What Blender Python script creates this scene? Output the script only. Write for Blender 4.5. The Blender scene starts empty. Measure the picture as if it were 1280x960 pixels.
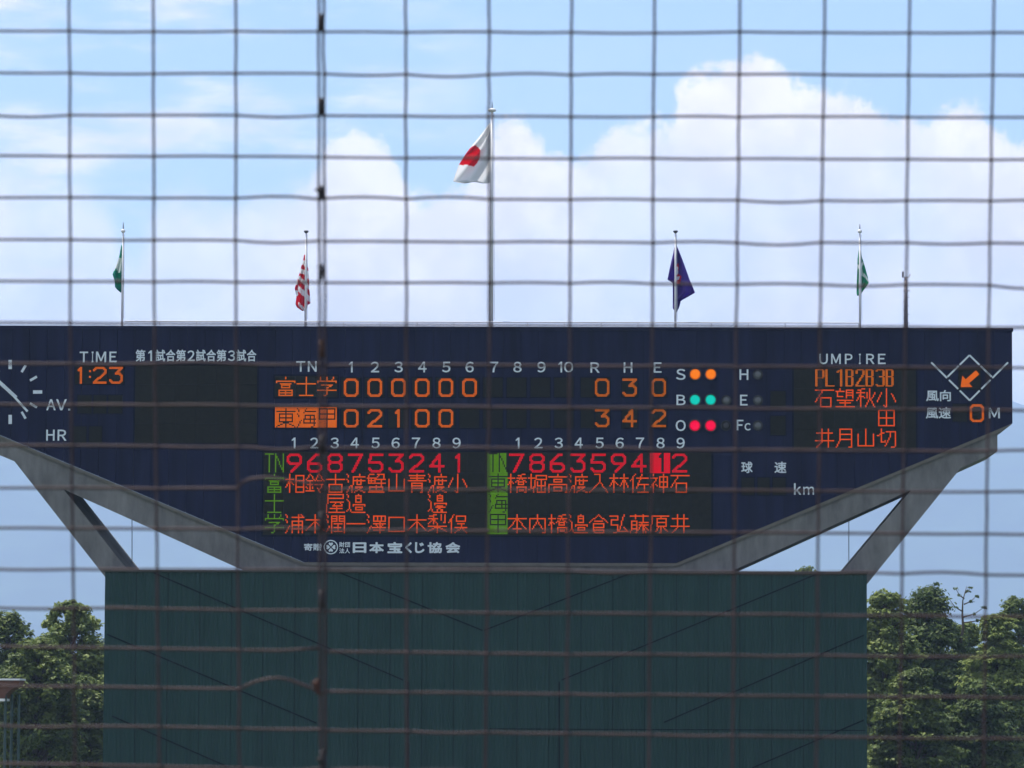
import bpy, bmesh, math, random
import numpy as np
from mathutils import Vector, Matrix, noise
C = bpy.context.scene.collection
SC = bpy.context.scene
R = math.radians
random.seed(7)

# ------------------------------------------------------------------ camera
F = 5290.0                      # focal length in pixels of the 1280 px wide photograph
PITCH = math.atan(413 / F)
ROLL = R(0.14)
PX = 800.0                      # photo x of the direction square-on to the board (the photograph is shifted a little left of it)
CAMP = Vector((0, 0, 6.0))
fwd = Vector((0, math.cos(PITCH), math.sin(PITCH)))
up0 = Vector((0, -math.sin(PITCH), math.cos(PITCH)))
rt0 = Vector((1, 0, 0))
rt = rt0 * math.cos(ROLL) + up0 * math.sin(ROLL)
up = up0 * math.cos(ROLL) - rt0 * math.sin(ROLL)
cam = bpy.data.cameras.new('camera')
cam.sensor_width = 36
cam.lens = 36 * F / 1280
cam.shift_x = (640 - PX) / 1280
cam.clip_start = 0.1
cam.clip_end = 60000
cam.dof.use_dof = True
cam.dof.focus_distance = 120
cam.dof.aperture_fstop = 23
co = bpy.data.objects.new('camera', cam)
C.objects.link(co)
M3 = Matrix((rt, up, -fwd)).transposed()
co.matrix_world = Matrix.Translation(CAMP) @ M3.to_4x4()
SC.camera = co

# ------------------------------------------------------------------ light
SUN_DIR = Vector((-0.25, 0.22, 0.94)).normalized()      # towards the sun
sun = bpy.data.lights.new('sun', 'SUN')
sun.energy = 4.6
sun.angle = R(0.5)
sun.color = (1, .96, .9)
so = bpy.data.objects.new('sun', sun)
C.objects.link(so)
so.rotation_euler = SUN_DIR.to_track_quat('Z', 'Y').to_euler()

w = bpy.data.worlds.new('World')
SC.world = w
w.use_nodes = True
nt = w.node_tree
nt.nodes.clear()
def N(t, **k):
    n = nt.nodes.new(t)
    for a, b in k.items():
        setattr(n, a, b)
    return n
def L(a, b):
    nt.links.new(a, b)
def mth(op, a, b=None, c=None, clamp=False):
    n = N('ShaderNodeMath', operation=op, use_clamp=clamp)
    for i, v in enumerate((a, b, c)):
        if v is None: continue
        if isinstance(v, (int, float)): n.inputs[i].default_value = v
        else: L(v, n.inputs[i])
    return n.outputs[0]
sky = N('ShaderNodeTexSky', sky_type='NISHITA')
sky.sun_disc = False
sky.sun_elevation = math.asin(SUN_DIR.z)
sky.sun_rotation = math.atan2(SUN_DIR.x, SUN_DIR.y)
sky.air_density = 1.0
sky.dust_density = 0.5
sky.ozone_density = 4.0
tc = N('ShaderNodeTexCoord')
sep = N('ShaderNodeSeparateXYZ')
L(tc.outputs['Generated'], sep.inputs[0])
az = mth('ARCTAN2', sep.outputs[0], sep.outputs[1])
el = mth('ARCSINE', sep.outputs[2])
U = mth('MULTIPLY_ADD', az, 1 / .26, .5 + (PX - 640) / F / .26)            # 0..1 over a little more than the view
V = mth('MULTIPLY_ADD', el, F, 0)                    # "pixels" above the horizon
# skyline of the big cumulus: (photo x, photo y)
prof = [(-40, 205), (20, 205), (60, 218), (110, 228), (135, 262), (160, 300), (185, 285), (200, 248), (300, 245), (360, 240),
        (392, 215), (408, 185), (425, 168), (450, 164), (478, 176), (492, 205), (512, 240), (560, 243), (590, 222),
        (606, 185), (630, 160), (655, 168), (672, 192), (705, 196), (735, 188), (765, 158), (800, 150), (835, 148), (852, 112),
        (880, 94), (925, 84), (970, 84), (996, 100), (1040, 112), (1085, 118), (1115, 136), (1150, 145),
        (1190, 136), (1232, 136), (1250, 158), (1330, 170)]
fc = N('ShaderNodeFloatCurve')
cu = fc.mapping.curves[0]
def sc_u(px): return (px - 640) / F / .26 + .5
VM = 1100.0
pts = [(0.0, (893 - 215) / VM)] + [(sc_u(x), (893 - y) / VM) for x, y in prof] + [(1.0, (893 - 190) / VM)]
cu.points[0].location = pts[0]
cu.points[1].location = pts[-1]
for p in pts[1:-1]:
    cu.points.new(*p)
for p in cu.points: p.handle_type = 'AUTO'
fc.mapping.update()
Uc = mth('MULTIPLY_ADD', U, 1, 0, clamp=True)
L(Uc, fc.inputs['Value'])
H = mth('MULTIPLY', fc.outputs[0], VM)
def nz(scale, detail, rough, sx=1, sz=1, off=0.0):
    m = N('ShaderNodeMapping')
    m.inputs['Scale'].default_value = (sx, 1, sz)
    m.inputs['Location'].default_value = (off, off * .7, off * .3)
    L(tc.outputs['Generated'], m.inputs[0])
    n = N('ShaderNodeTexNoise')
    n.inputs['Scale'].default_value = scale
    n.inputs['Detail'].default_value = detail
    n.inputs['Roughness'].default_value = rough
    L(m.outputs[0], n.inputs[0])
    return n.outputs[0]
n1 = nz(75, 10, .72, off=1.3)
n1b = nz(26, 3, .5, off=5.1)
n2 = nz(18, 5, .55, off=4.0)
n3 = nz(26, 6, .62, sx=.55, sz=2.2, off=2.2)       # stretched cirrus
n4 = nz(44, 9, .62, off=7.7)
n5 = nz(4.0, 4, .5, off=9.1)
def sm(x, a, b):
    n = N('ShaderNodeMapRange', interpolation_type='SMOOTHSTEP')
    n.inputs[1].default_value = a; n.inputs[2].default_value = b
    L(x, n.inputs[0])
    return n.outputs[0]
d = mth('SUBTRACT', H, V)                            # >0 below the skyline of the cloud
d = mth('ADD', d, mth('ADD', mth('MULTIPLY_ADD', n1, 130, -65), mth('MULTIPLY_ADD', n1b, 40, -20)))
left = sm(az, -.06, -.11)                            # softer and thinner cloud on the left
cumR = sm(d, -9, 17)
cumL = mth('MULTIPLY', sm(d, -25, 70), .86)
mx = N('ShaderNodeMix'); L(left, mx.inputs[0]); L(cumR, mx.inputs[2]); L(cumL, mx.inputs[3])
cum = mth('MULTIPLY', mx.outputs[0], sm(n2, .18, .50))
# inside the cloud: slightly thinner places showing blue
cum = mth('MULTIPLY', mx.outputs[0], mth('MULTIPLY_ADD', sm(n2, .30, .55), .35, .65))
cir = mth('MULTIPLY', sm(n3, .42, .66), mth('MULTIPLY_ADD', sm(az, -.03, -.07), .80, .05))
far = mth('MULTIPLY', sm(n5, .52, .66), sm(el, .20, .30))    # scattered cloud higher up, outside the frame
mask = mth('MAXIMUM', cum, mth('MAXIMUM', cir, mth('MULTIPLY', far, .8)))
low = sm(d, 10, 300)
puff = mth('MULTIPLY_ADD', sm(n4, .38, .62), .62, -.26)
shade = mth('SUBTRACT', low, puff, clamp=True)
cc = N('ShaderNodeMix', data_type='RGBA')
L(shade, cc.inputs[0])
cc.inputs[6].default_value = (1.06, .955, .925, 1)
cc.inputs[7].default_value = (.90, .81, .84, 1)
bg1 = N('ShaderNodeBackground'); L(sky.outputs[0], bg1.inputs[0]); bg1.inputs[1].default_value = 0.118
relief = mth('MULTIPLY_ADD', sm(nz(58, 8, .62, off=3.3), .38, .60), .17, .85)
vs = N('ShaderNodeVectorMath', operation='SCALE'); L(cc.outputs[2], vs.inputs[0]); L(relief, vs.inputs['Scale'])
bg2 = N('ShaderNodeBackground'); L(vs.outputs[0], bg2.inputs[0]); bg2.inputs[1].default_value = 0.98
ms = N('ShaderNodeMixShader'); L(mask, ms.inputs[0]); L(bg1.outputs[0], ms.inputs[1]); L(bg2.outputs[0], ms.inputs[2])
wo = N('ShaderNodeOutputWorld'); L(ms.outputs[0], wo.inputs[0])

SC.view_settings.view_transform = 'Standard'
SC.view_settings.look = 'None'
SC.view_settings.gamma = 1
SC.view_settings.exposure = 0.62
SC.cycles.volume_bounces = 1
SC.cycles.max_bounces = 6

# ------------------------------------------------------------------ helpers
def P(px, py, Y):
    d = fwd * F + rt * (px - PX) + up * (480 - py)
    return CAMP + d * (Y / d.y)
def tag(o, label=None, cat=None, group=None, kind=None):
    if label: o['label'] = label
    if cat: o['category'] = cat
    if group: o['group'] = group
    if kind: o['kind'] = kind
    return o
def empty(name, loc=(0, 0, 0)):
    o = bpy.data.objects.new(name, None)
    o.location = loc
    o.empty_display_size = .3
    C.objects.link(o)
    return o
def link(name, me, parent=None, mats=None, smooth=False):
    if mats is not None and not len(me.materials):
        for m in (mats if isinstance(mats, (list, tuple)) else [mats]):
            me.materials.append(m)
    if smooth:
        me.polygons.foreach_set('use_smooth', [True] * len(me.polygons))
    o = bpy.data.objects.new(name, me)
    C.objects.link(o)
    if parent is not None:
        o.parent = parent
        pr = parent
        off = Vector((0, 0, 0))
        while pr is not None:
            off += Vector(pr.location)
            pr = pr.parent
        o.matrix_parent_inverse = Matrix.Identity(4)
        o.location = -off
    return o
def mesh(verts, faces, name='m'):
    me = bpy.data.meshes.new(name)
    me.from_pydata([tuple(v) for v in verts], [], faces)
    me.update()
    return me
def put(o, loc):
    """place a shared-mesh child (built round its own origin) at a world point"""
    o.location = Vector(o.location) + Vector(loc)
    return o
class MB:
    def __init__(s): s.v = []; s.f = []
    def box(s, x0, x1, y0, y1, z0, z1):
        b = len(s.v)
        s.v += [(x, y, z) for z in (z0, z1) for y in (y0, y1) for x in (x0, x1)]
        s.f += [tuple(b + i for i in q) for q in ((0, 2, 3, 1), (4, 5, 7, 6), (0, 1, 5, 4), (2, 6, 7, 3), (0, 4, 6, 2), (1, 3, 7, 5))]
        return s
    def prism(s, poly, y0, y1):          # poly: (x,z) list, seen from the front
        b = len(s.v); n = len(poly)
        s.v += [(x, y0, z) for x, z in poly] + [(x, y1, z) for x, z in poly]
        s.f.append(tuple(range(b, b + n)))
        s.f.append(tuple(range(b + 2 * n - 1, b + n - 1, -1)))
        for i in range(n):
            j = (i + 1) % n
            s.f.append((b + i, b + n + i, b + n + j, b + j))
        return s
    def tube(s, pts, r, n=6, cap=True):
        pts = [Vector(p) for p in pts]
        rr = r if isinstance(r, (list, tuple)) else [r] * len(pts)
        b = len(s.v)
        ref = Vector((0, 1, 0.02))
        for i, p in enumerate(pts):
            t = (pts[min(i + 1, len(pts) - 1)] - pts[max(i - 1, 0)]).normalized()
            a = t.cross(ref)
            if a.length < .05: a = t.cross(Vector((1, 0, 0)))
            a.normalize(); c = t.cross(a)
            for k in range(n):
                an = 2 * math.pi * k / n
                s.v.append(tuple(p + (a * math.cos(an) + c * math.sin(an)) * rr[i]))
        for i in range(len(pts) - 1):
            for k in range(n):
                k2 = (k + 1) % n
                s.f.append((b + i * n + k, b + i * n + k2, b + (i + 1) * n + k2, b + (i + 1) * n + k))
        if cap:
            s.f.append(tuple(b + k for k in range(n))[::-1])
            s.f.append(tuple(b + (len(pts) - 1) * n + k for k in range(n)))
        return s
    def lathe(s, c, prof, n=12):         # prof: (r,z) bottom to top
        pts = [Vector(c) + Vector((0, 0, z)) for r, z in prof]
        b = len(s.v)
        for (r, z) in prof:
            for k in range(n):
                an = 2 * math.pi * k / n
                s.v.append((c[0] + r * math.cos(an), c[1] + r * math.sin(an), c[2] + z))
        for i in range(len(prof) - 1):
            for k in range(n):
                k2 = (k + 1) % n
                s.f.append((b + i * n + k, b + i * n + k2, b + (i + 1) * n + k2, b + (i + 1) * n + k))
        s.f.append(tuple(b + k for k in range(n))[::-1])
        s.f.append(tuple(b + (len(prof) - 1) * n + k for k in range(n)))
        return s
    def me(s, name='m'): return mesh(s.v, s.f, name)
    def build(s, name, mat, parent=None, smooth=False):
        me = s.me(name)
        bm = bmesh.new(); bm.from_mesh(me)
        bmesh.ops.recalc_face_normals(bm, faces=bm.faces)
        bm.to_mesh(me); bm.free()
        return link(name, me, parent, mat, smooth)

# ------------------------------------------------------------------ materials
def mat(name, col, rough=.7, metal=0.0, var=.0, vscale=3, bump=0, bscale=20, spec=.5, stretch=None, extra=None):
    m = bpy.data.materials.new(name); m.use_nodes = True
    t = m.node_tree; b = t.nodes['Principled BSDF']
    b.inputs['Base Color'].default_value = (*col, 1)
    b.inputs['Roughness'].default_value = rough
    b.inputs['Metallic'].default_value = metal
    b.inputs['Specular IOR Level'].default_value = spec
    g = t.nodes.new('ShaderNodeNewGeometry')
    mp = t.nodes.new('ShaderNodeMapping')
    t.links.new(g.outputs['Position'], mp.inputs[0])
    if stretch: mp.inputs['Scale'].default_value = stretch
    if var:
        n = t.nodes.new('ShaderNodeTexNoise'); n.inputs['Scale'].default_value = vscale
        n.inputs['Detail'].default_value = 6; n.inputs['Roughness'].default_value = .65
        t.links.new(mp.outputs[0], n.inputs[0])
        mr = t.nodes.new('ShaderNodeMapRange')
        mr.inputs[1].default_value = .3; mr.inputs[2].default_value = .7
        mr.inputs[3].default_value = 1 - var; mr.inputs[4].default_value = 1 + var
        t.links.new(n.outputs[0], mr.inputs[0])
        mx = t.nodes.new('ShaderNodeVectorMath'); mx.operation = 'SCALE'
        mx.inputs[0].default_value = col
        t.links.new(mr.outputs[0], mx.inputs['Scale'])
        t.links.new(mx.outputs[0], b.inputs['Base Color'])
    if bump:
        n = t.nodes.new('ShaderNodeTexNoise'); n.inputs['Scale'].default_value = bscale
        n.inputs['Detail'].default_value = 4
        t.links.new(g.outputs['Position'], n.inputs[0])
        bp = t.nodes.new('ShaderNodeBump'); bp.inputs['Strength'].default_value = bump
        bp.inputs['Distance'].default_value = .02
        t.links.new(n.outputs[0], bp.inputs['Height'])
        t.links.new(bp.outputs[0], b.inputs['Normal'])
    return m
def emit(name, col, s=1.0, var=0.0):
    m = bpy.data.materials.new(name); m.use_nodes = True
    t = m.node_tree; b = t.nodes['Principled BSDF']
    b.inputs['Base Color'].default_value = (.004, .004, .004, 1)
    b.inputs['Specular IOR Level'].default_value = .03
    b.inputs['Emission Color'].default_value = (*col, 1)
    b.inputs['Emission Strength'].default_value = s
    if var:
        g = t.nodes.new('ShaderNodeNewGeometry')
        n = t.nodes.new('ShaderNodeTexNoise'); n.inputs['Scale'].default_value = 2.2
        t.links.new(g.outputs['Position'], n.inputs[0])
        mr = t.nodes.new('ShaderNodeMapRange')
        mr.inputs[1].default_value = .3; mr.inputs[2].default_value = .7
        mr.inputs[3].default_value = s * (1 - var); mr.inputs[4].default_value = s * (1 + var)
        t.links.new(n.outputs[0], mr.inputs[0]); t.links.new(mr.outputs[0], b.inputs['Emission Strength'])
    return m
M = {}
M['navy'] = mat('navy_paint', (.0080, .0110, .036), .6, var=.38, vscale=.9, stretch=(3, 1, .3), spec=.08)
M['navy_dark'] = mat('navy_joint', (.004, .006, .018), .7, spec=.05)
M['olive'] = mat('unlit_led_matrix', (.017, .018, .013), .7, var=.15, vscale=6, spec=.05)
M['olive2'] = mat('unlit_led_cell', (.015, .0165, .013), .7, var=.12, vscale=9, spec=.05)
M['white'] = mat('white_lettering', (.68, .76, .78), .8, var=.06, vscale=12)
M['concrete'] = mat('concrete', (.155, .155, .146), .9, var=.38, vscale=1.1, bump=.3, bscale=9, stretch=(1.6, 1, .5))
M['concrete2'] = mat('concrete_ledge', (.125, .118, .095), .9, var=.15, vscale=3, bump=.3)
M['green'] = mat('green_cladding', (.0195, .051, .043), .7, var=.16, vscale=.8, stretch=(4, 1, .25), spec=.08)
M['green_dark'] = mat('dark_green_seam', (.005, .011, .013), .8, spec=.05)
M['green_trim'] = mat('green_trim', (.03, .055, .05), .6, var=.1)
M['pole'] = mat('galvanised_pole', (.78, .78, .78), .4, metal=.0, var=.08, vscale=2)
M['white_metal'] = mat('white_finial', (.8, .8, .78), .35)
M['dark_metal'] = mat('dark_metal', (.10, .10, .12), .5, metal=.4)
M['mast'] = mat('grey_mast', (.26, .24, .26), .6, metal=.2, var=.1)
M['rail'] = mat('rail_metal', (.5, .52, .55), .4, metal=.3)
M['wire'] = mat('weathered_net_wire', (.055, .034, .036), .5, metal=.0, var=.4, vscale=14, spec=.18)
M['clip'] = mat('net_clip', (.02, .015, .018), .7, var=.3, vscale=40)
M['rust'] = mat('rusty_clip', (.05, .018, .012), .8, var=.4, vscale=60)
M['f_white'] = mat('flag_white', (.90, .90, .90), .85)
M['f_red'] = mat('flag_red', (.75, .03, .08), .85)
M['f_green'] = mat('flag_green', (.03, .42, .30), .85, var=.12, vscale=3)
M['f_green2'] = mat('flag_dark_green', (.03, .38, .22), .85, var=.12, vscale=3)
M['f_pale'] = mat('flag_pale_grey', (.8, .85, .82), .85)
M['f_purple'] = mat('flag_purple', (.11, .055, .36), .85, var=.15, vscale=3)
M['rusty_roof'] = mat('copper_brown_fascia', (.11, .042, .022), .7, var=.2, vscale=6)
M['green_post'] = mat('green_post', (.018, .05, .045), .5)
M['bark'] = mat('bark', (.09, .07, .05), .95, var=.3, vscale=8, bump=.6)
M['black'] = mat('lamp_hood', (.015, .016, .02), .5)
M['dead_lamp'] = mat('unlit_lamp_glass', (.09, .10, .10), .3, var=.1)
def srgb(r, g, b):
    f = lambda c: ((c / 255 + .055) / 1.055) ** 2.4 if c > 10 else c / 255 / 12.92
    return (f(r), f(g), f(b))
E = {
 'orange': emit('led_orange', srgb(235, 108, 6), 0.50, .08),
 'amber': emit('led_amber', srgb(222, 112, 0), 0.42, .10),
 'name': emit('led_orange_red', srgb(236, 82, 0), 0.55, .10),
 'red': emit('led_red', srgb(228, 0, 32), 0.55, .06),
 'green': emit('led_green', srgb(92, 150, 0), 0.44, .08),
 'l_orange': emit('lamp_orange', srgb(255, 130, 10), .6),
 'l_teal': emit('lamp_teal', srgb(0, 224, 205), .5),
 'l_red': emit('lamp_red', srgb(255, 0, 72), .6),
 'l_orange_rim': emit('lamp_orange_rim', srgb(255, 120, 0), .40), 'l_teal_rim': emit('lamp_teal_rim', srgb(0, 214, 190), .33), 'l_red_rim': emit('lamp_red_rim', srgb(245, 0, 60), .36),
}
for m in (M['f_white'], M['f_red'], M['f_green'], M['f_green2'], M['f_purple'], M['f_pale']):
    t = m.node_tree; b = t.nodes['Principled BSDF']
    tr = t.nodes.new('ShaderNodeBsdfTranslucent')
    src = b.inputs['Base Color'].links[0].from_socket if b.inputs['Base Color'].links else None
    if src: t.links.new(src, tr.inputs[0])
    else: tr.inputs[0].default_value = b.inputs['Base Color'].default_value
    mxs = t.nodes.new('ShaderNodeMixShader'); mxs.inputs[0].default_value = .6
    t.links.new(b.outputs[0], mxs.inputs[1]); t.links.new(tr.outputs[0], mxs.inputs[2])
    t.links.new(mxs.outputs[0], t.nodes['Material Output'].inputs[0])

# ------------------------------------------------------------------ ground, hills
gm = mat('grass_ground', (.035, .06, .022), .95, var=.3, vscale=.15)
g = MB(); n = 24
for j in range(n + 1):
    for i in range(n + 1):
        g.v.append((-8800 + 17600 * i / n, -150 + 9000 * j / n, 0))
for j in range(n):
    for i in range(n):
        a = j * (n + 1) + i
        g.f.append((a, a + 1, a + n + 2, a + n + 1))
tag(g.build('ground', gm), 'grass covered flat ground of the ballpark running back to the hills', kind='structure')

def hills(name, Y0, depth, hfun, seed, m, label):
    nx, ny = 260, 26
    xs = np.linspace(-4200, 4200, nx)
    v = []; f = []
    for j in range(ny):
        t = j / (ny - 1)
        for i in range(nx):
            x = xs[i]; y = Y0 + depth * t
            prof_ = math.sin(min(1, t * 1.25) * math.pi / 2) if t < .8 else math.cos((t - .8) / .2 * math.pi / 2 * .6)
            nzv = noise.fractal(Vector((x / 900, y / 900, seed)), 1.0, 2.0, 6)
            rid = 1 - abs(noise.noise(Vector((x / 260, y / 420, seed + 5)))) * 2
            z = hfun(x) * prof_ * (1 + .10 * nzv) + 26 * (rid - .4) * prof_
            v.append((x, y, max(-.5, z)))
    for j in range(ny - 1):
        for i in range(nx - 1):
            a = j * nx + i
            f.append((a, a + 1, a + nx + 1, a + nx))
    o = link(name, mesh(v, f), None, m, True)
    return tag(o, label, kind='structure')
hm = mat('forested_hill', (.035, .06, .03), .95, var=.5, vscale=.012, bump=0)
hills('hills', 5200, 2200, lambda x: 448 + 40 * math.sin(x / 900 + 1.6), 3.1, hm, 'wooded mountain range fading into blue haze')
hills('hills', 3400, 900, lambda x: 55 + 25 * math.sin(x / 420 + .5), 8.4, hm, 'lower wooded foothills in the haze behind the trees')

# ------------------------------------------------------------------ scoreboard
YB = 120.0
S = YB / F                                        # metres per photo pixel on the board (near enough)
def B(px, py):
    p = P(px, py, YB); return (p.x, p.z)
def rect(r):                                      # pixel rect -> world x0,x1,z0,z1 (kept upright)
    cx, cz = B((r[0] + r[2]) / 2, (r[1] + r[3]) / 2)
    hw = (r[2] - r[0]) / 2 * S; hh = (r[3] - r[1]) / 2 * S
    return cx - hw, cx + hw, cz - hh, cz + hh
Z_TOP = B(640, 408.6)[1]
X_L = B(-51, 450)[0]; X_R = B(1265.5, 470)[0]
zl = B(-51, 522)[1]; zr = B(1265.5, 529)[1]
bl = B(380, 703); br = B(845, 703.6)
Z_BOT = (bl[1] + br[1]) / 2
def bottom_z(x):
    if x < bl[0]: t = (x - X_L) / (bl[0] - X_L); return zl + (Z_BOT - zl) * t
    if x > br[0]: t = (x - br[0]) / (X_R - br[0]); return Z_BOT + (zr - Z_BOT) * t
    return Z_BOT
sb = empty('scoreboard', (B(612, 0)[0], YB + 2, 0))
tag(sb, 'wide navy baseball scoreboard with lit numbers on slanted concrete supports', 'scoreboard')
# vertical cladding panels
NP = 60
xs = [X_L + (X_R - X_L) * i / NP for i in range(NP + 1)]
for i in range(NP):
    a, b_ = xs[i] + .005, xs[i + 1] - .005
    poly = [(a, Z_TOP - .09), (a, bottom_z(a))]
    for kx in (bl[0], br[0]):
        if a < kx < b_: poly.append((kx, Z_BOT))
    poly += [(b_, bottom_z(b_)), (b_, Z_TOP - .09)]
    MB().prism(poly, YB + random.uniform(0, .004), YB + .06).build('cladding_panel', M['navy'], sb)
MB().prism([(X_L + .02, Z_TOP - .1), (X_L + .02, zl + .03), (bl[0], Z_BOT + .03), (br[0], Z_BOT + .03), (X_R - .02, zr + .03), (X_R - .02, Z_TOP - .1)],
           YB + .063, YB + 3.95).build('board_body', M['navy_dark'], sb)
MB().box(X_L - .03, X_R + .03, YB - .04, YB + 4.0, Z_TOP - .09, Z_TOP).build('roof_coping', M['navy'], sb)
# concrete frame
fr_px = [(-31, 533), (-31, 556), (17.8, 576.6), (129.4, 719), (162, 760.6), (196, 760.6), (157, 710), (79, 611.5), (193, 662.5), (294, 708.5), (312, 716), (330, 745),
         (890, 745), (905, 718), (931, 706.5), (1139, 612.5), (1055.5, 712), (1014, 760), (1056, 764), (1084, 730), (1201, 585), (1247, 564), (1247, 541)]
poly = [B(*p) for p in fr_px]
th = .10
top_r = [(B(1247, 541)[0], bottom_z(B(1247, 541)[0]) - th), (br[0], Z_BOT - th), (bl[0], Z_BOT - th), (B(-31, 533)[0], bottom_z(B(-31, 533)[0]) - th)]
poly = [top_r[3]] + poly[1:-1] + [top_r[0], top_r[1], top_r[2]]
o = MB().prism(poly, YB + .05, YB + 4.05).build('support_frame', M['concrete'], sb)
# ledge along the slanting bottom of the board
lp = [(X_L, zl), (bl[0], Z_BOT), (br[0], Z_BOT), (X_R, zr)]
lp2 = [(X_R - .01, zr - .03), (br[0], Z_BOT - th), (bl[0], Z_BOT - th), (X_L + .01, zl - .03)]
lp2 = [(X_R - .05, zr - .05)] + [(B(1247, 541)[0], bottom_z(B(1247, 541)[0]) - th)] + lp2[1:3] + [(B(-31, 533)[0], bottom_z(B(-31, 533)[0]) - th), (X_L + .05, zl - .05)]
lp_i = [(x, z - .004) for x, z in lp]
MB().prism(lp_i + lp2, YB - .03, YB + 3.9).build('concrete_ledge', M['concrete2'], sb)
# thin conductor cables hanging through the triangular openings
for (x, y0, y1) in ((165, 648, 716), (1061, 650, 716)):
    p0 = P(x, y0, YB + 3.2); p1 = P(x, y1, YB + 3.2)
    MB().tube([p0, p1], .012, 5).build('cable', M['dark_metal'], sb)

# printed lettering -------------------------------------------------
def text(body, r, parent, bold=.012, name='lettering', m=None, depth=.01):
    cu_ = bpy.data.curves.new('t', 'FONT')
    cu_.body = body; cu_.resolution_u = 3
    to = bpy.data.objects.new('t', cu_); C.objects.link(to)
    dg = bpy.context.evaluated_depsgraph_get()
    me0 = bpy.data.meshes.new_from_object(to.evaluated_get(dg))
    bpy.data.objects.remove(to)
    n = len(me0.vertices)
    a = np.empty(n * 3); me0.vertices.foreach_get('co', a); a = a.reshape(-1, 3)
    fs = [tuple(p.vertices) for p in me0.polygons]
    mn, mxx = a.min(0), a.max(0)
    x0, x1, z0, z1 = rect(r)
    bx = bold * (z1 - z0)
    x0 += bx; x1 -= bx; z0 += bx; z1 -= bx
    V_ = []; F_ = []
    sh_ = [(0, 0)] + [(bx * math.cos(q * math.pi / 4), bx * math.sin(q * math.pi / 4)) for q in range(8)]
    for q, (dx, dz) in enumerate(sh_):          # heavy weight: the outline stepped round by half a stroke, each on its own level
        b_ = len(V_)
        for p in a:
            V_.append((x0 + dx + (p[0] - mn[0]) / (mxx[0] - mn[0]) * (x1 - x0), YB - .016 - q * .0008,
                       z0 + dz + (p[1] - mn[1]) / (mxx[1] - mn[1]) * (z1 - z0)))
        F_ += [tuple(b_ + i for i in f_) for f_ in fs]
    return link(name, mesh(V_, F_, 'lettering'), parent, m or M['white'])
def one(cx, r0, r1, parent):
    w_ = 2.1
    p_ = [(cx + .2, r0), (cx + .2 + w_ * .9, r0), (cx + .2 + w_ * .9, r1), (cx + .2 - w_ * .1, r1), (cx + .2 - w_ * .1, r0 + 3.2), (cx - 2.6, r0 + 4.2), (cx - 2.6, r0 + 2.8)]
    x_ = [B(*q) for q in p_][::-1]
    MB().prism(x_, YB - .018, YB - .006).build('lettering', M['white'], parent)
FW = lambda t_: ''.join(chr(ord(c_) + 0xFEE0) for c_ in t_)
TX = [('T', (99.6, 439.5, 110.2, 453)), ('I', (114.6, 439.5, 117, 453)), ('M', (120, 439.5, 132.8, 453)), ('E', (136.8, 439.5, 146, 453)),
      ('A', (58, 499, 69.8, 513)), ('V', (70.2, 499, 83.5, 513)), ('H', (57.8, 537, 68.4, 551)), ('R', (72, 537, 83.2, 551)),
      ('T', (370.4, 451.5, 381.6, 464.8)), ('N', (384.8, 451.5, 396, 464.8)),
      ('R', (738, 453, 749.5, 466)), ('H', (779.5, 453, 790.5, 466)), ('E', (817, 453, 827, 466)),
      ('S', (845, 461, 857, 475)), ('B', (845.5, 493.4, 857, 506.6)), ('O', (844.5, 525, 857.2, 539)),
      ('H', (924.3, 461.5, 935.5, 475)), ('E', (925, 493.4, 934.5, 507)), ('F', (920.8, 524.7, 929.3, 538)), ('c', (930.6, 528.8, 938.3, 538.2)),
      ('k', (992.4, 604, 1001.4, 618.4)), ('m', (1004, 608.3, 1017.5, 618.4)), ('M', (1235.8, 509.8, 1249.8, 523)),
      ('U', (1024, 442.2, 1034.8, 455.4)), ('M', (1038.8, 442.2, 1051, 455.2)), ('P', (1056, 442.2, 1065.6, 455.2)), ('I', (1073.6, 442.2, 1076, 455.2)),
      ('R', (1082.6, 442.2, 1093, 455.2)), ('E', (1097.4, 442.2, 1107, 455.2))]
for b_, r in TX: text(FW(b_), r, sb, .022)
flat_dot = [B(85.4, 510.8), B(85.4, 513.2), B(88, 513.2), B(88, 510.8)]
MB().prism(flat_dot, YB - .018, YB - .006).build('lettering', M['white'], sb)
for k, cx in enumerate((438.8, 468.8, 498.3, 528, 557.9, 587, 617.6, 646.9, 676.9)):
    if k == 0: one(cx, 452.2, 465.6, sb)
    else: text(FW(str(k + 1)), (cx - 5.3, 452.2, cx + 5.3, 465.6), sb, .024)
one(700.6, 452.2, 465.6, sb)
text(FW('0'), (705, 452.2, 716.5, 465.6), sb, .02)
for dx in (0, 280):
    for k, cx in enumerate((367.3, 393, 418.4, 443.4, 469.5, 494.6, 520, 545.7, 570.8)):
        if k == 0: one(cx + dx, 547, 560.6, sb)
        else: text(FW(str(k + 1)), (cx - 5.2 + dx, 547, cx + 5.2 + dx, 560.6), sb, .02)
JP = [(c_, (a_ + q, 437, b_ + q, 452)) for q in (0, 50.6, 101.2) for c_, a_, b_ in (('第', 169.5, 181.8), ('試', 194.4, 206.6), ('合', 207.4, 219.4))]
JP += [(FW('2'), (234.3, 438, 243.5, 451.5)), (FW('3'), (285, 438, 294, 451.5)),
      ('球', (926.5, 577, 940.8, 591.4)), ('速', (968, 577, 983, 591.4)), ('風向', (1157.5, 487.5, 1188.6, 501.7)),
      ('風速', (1157.2, 509, 1188.6, 523.4)), ('寄贈', (380, 679.3, 402, 688.4)), ('財団', (424, 677.5, 437.6, 684)), ('法人', (424, 685.3, 437.6, 691.8))]
one(188, 438, 451.5, sb)
for b_, r in JP: text(b_, r, sb, .022)
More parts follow.
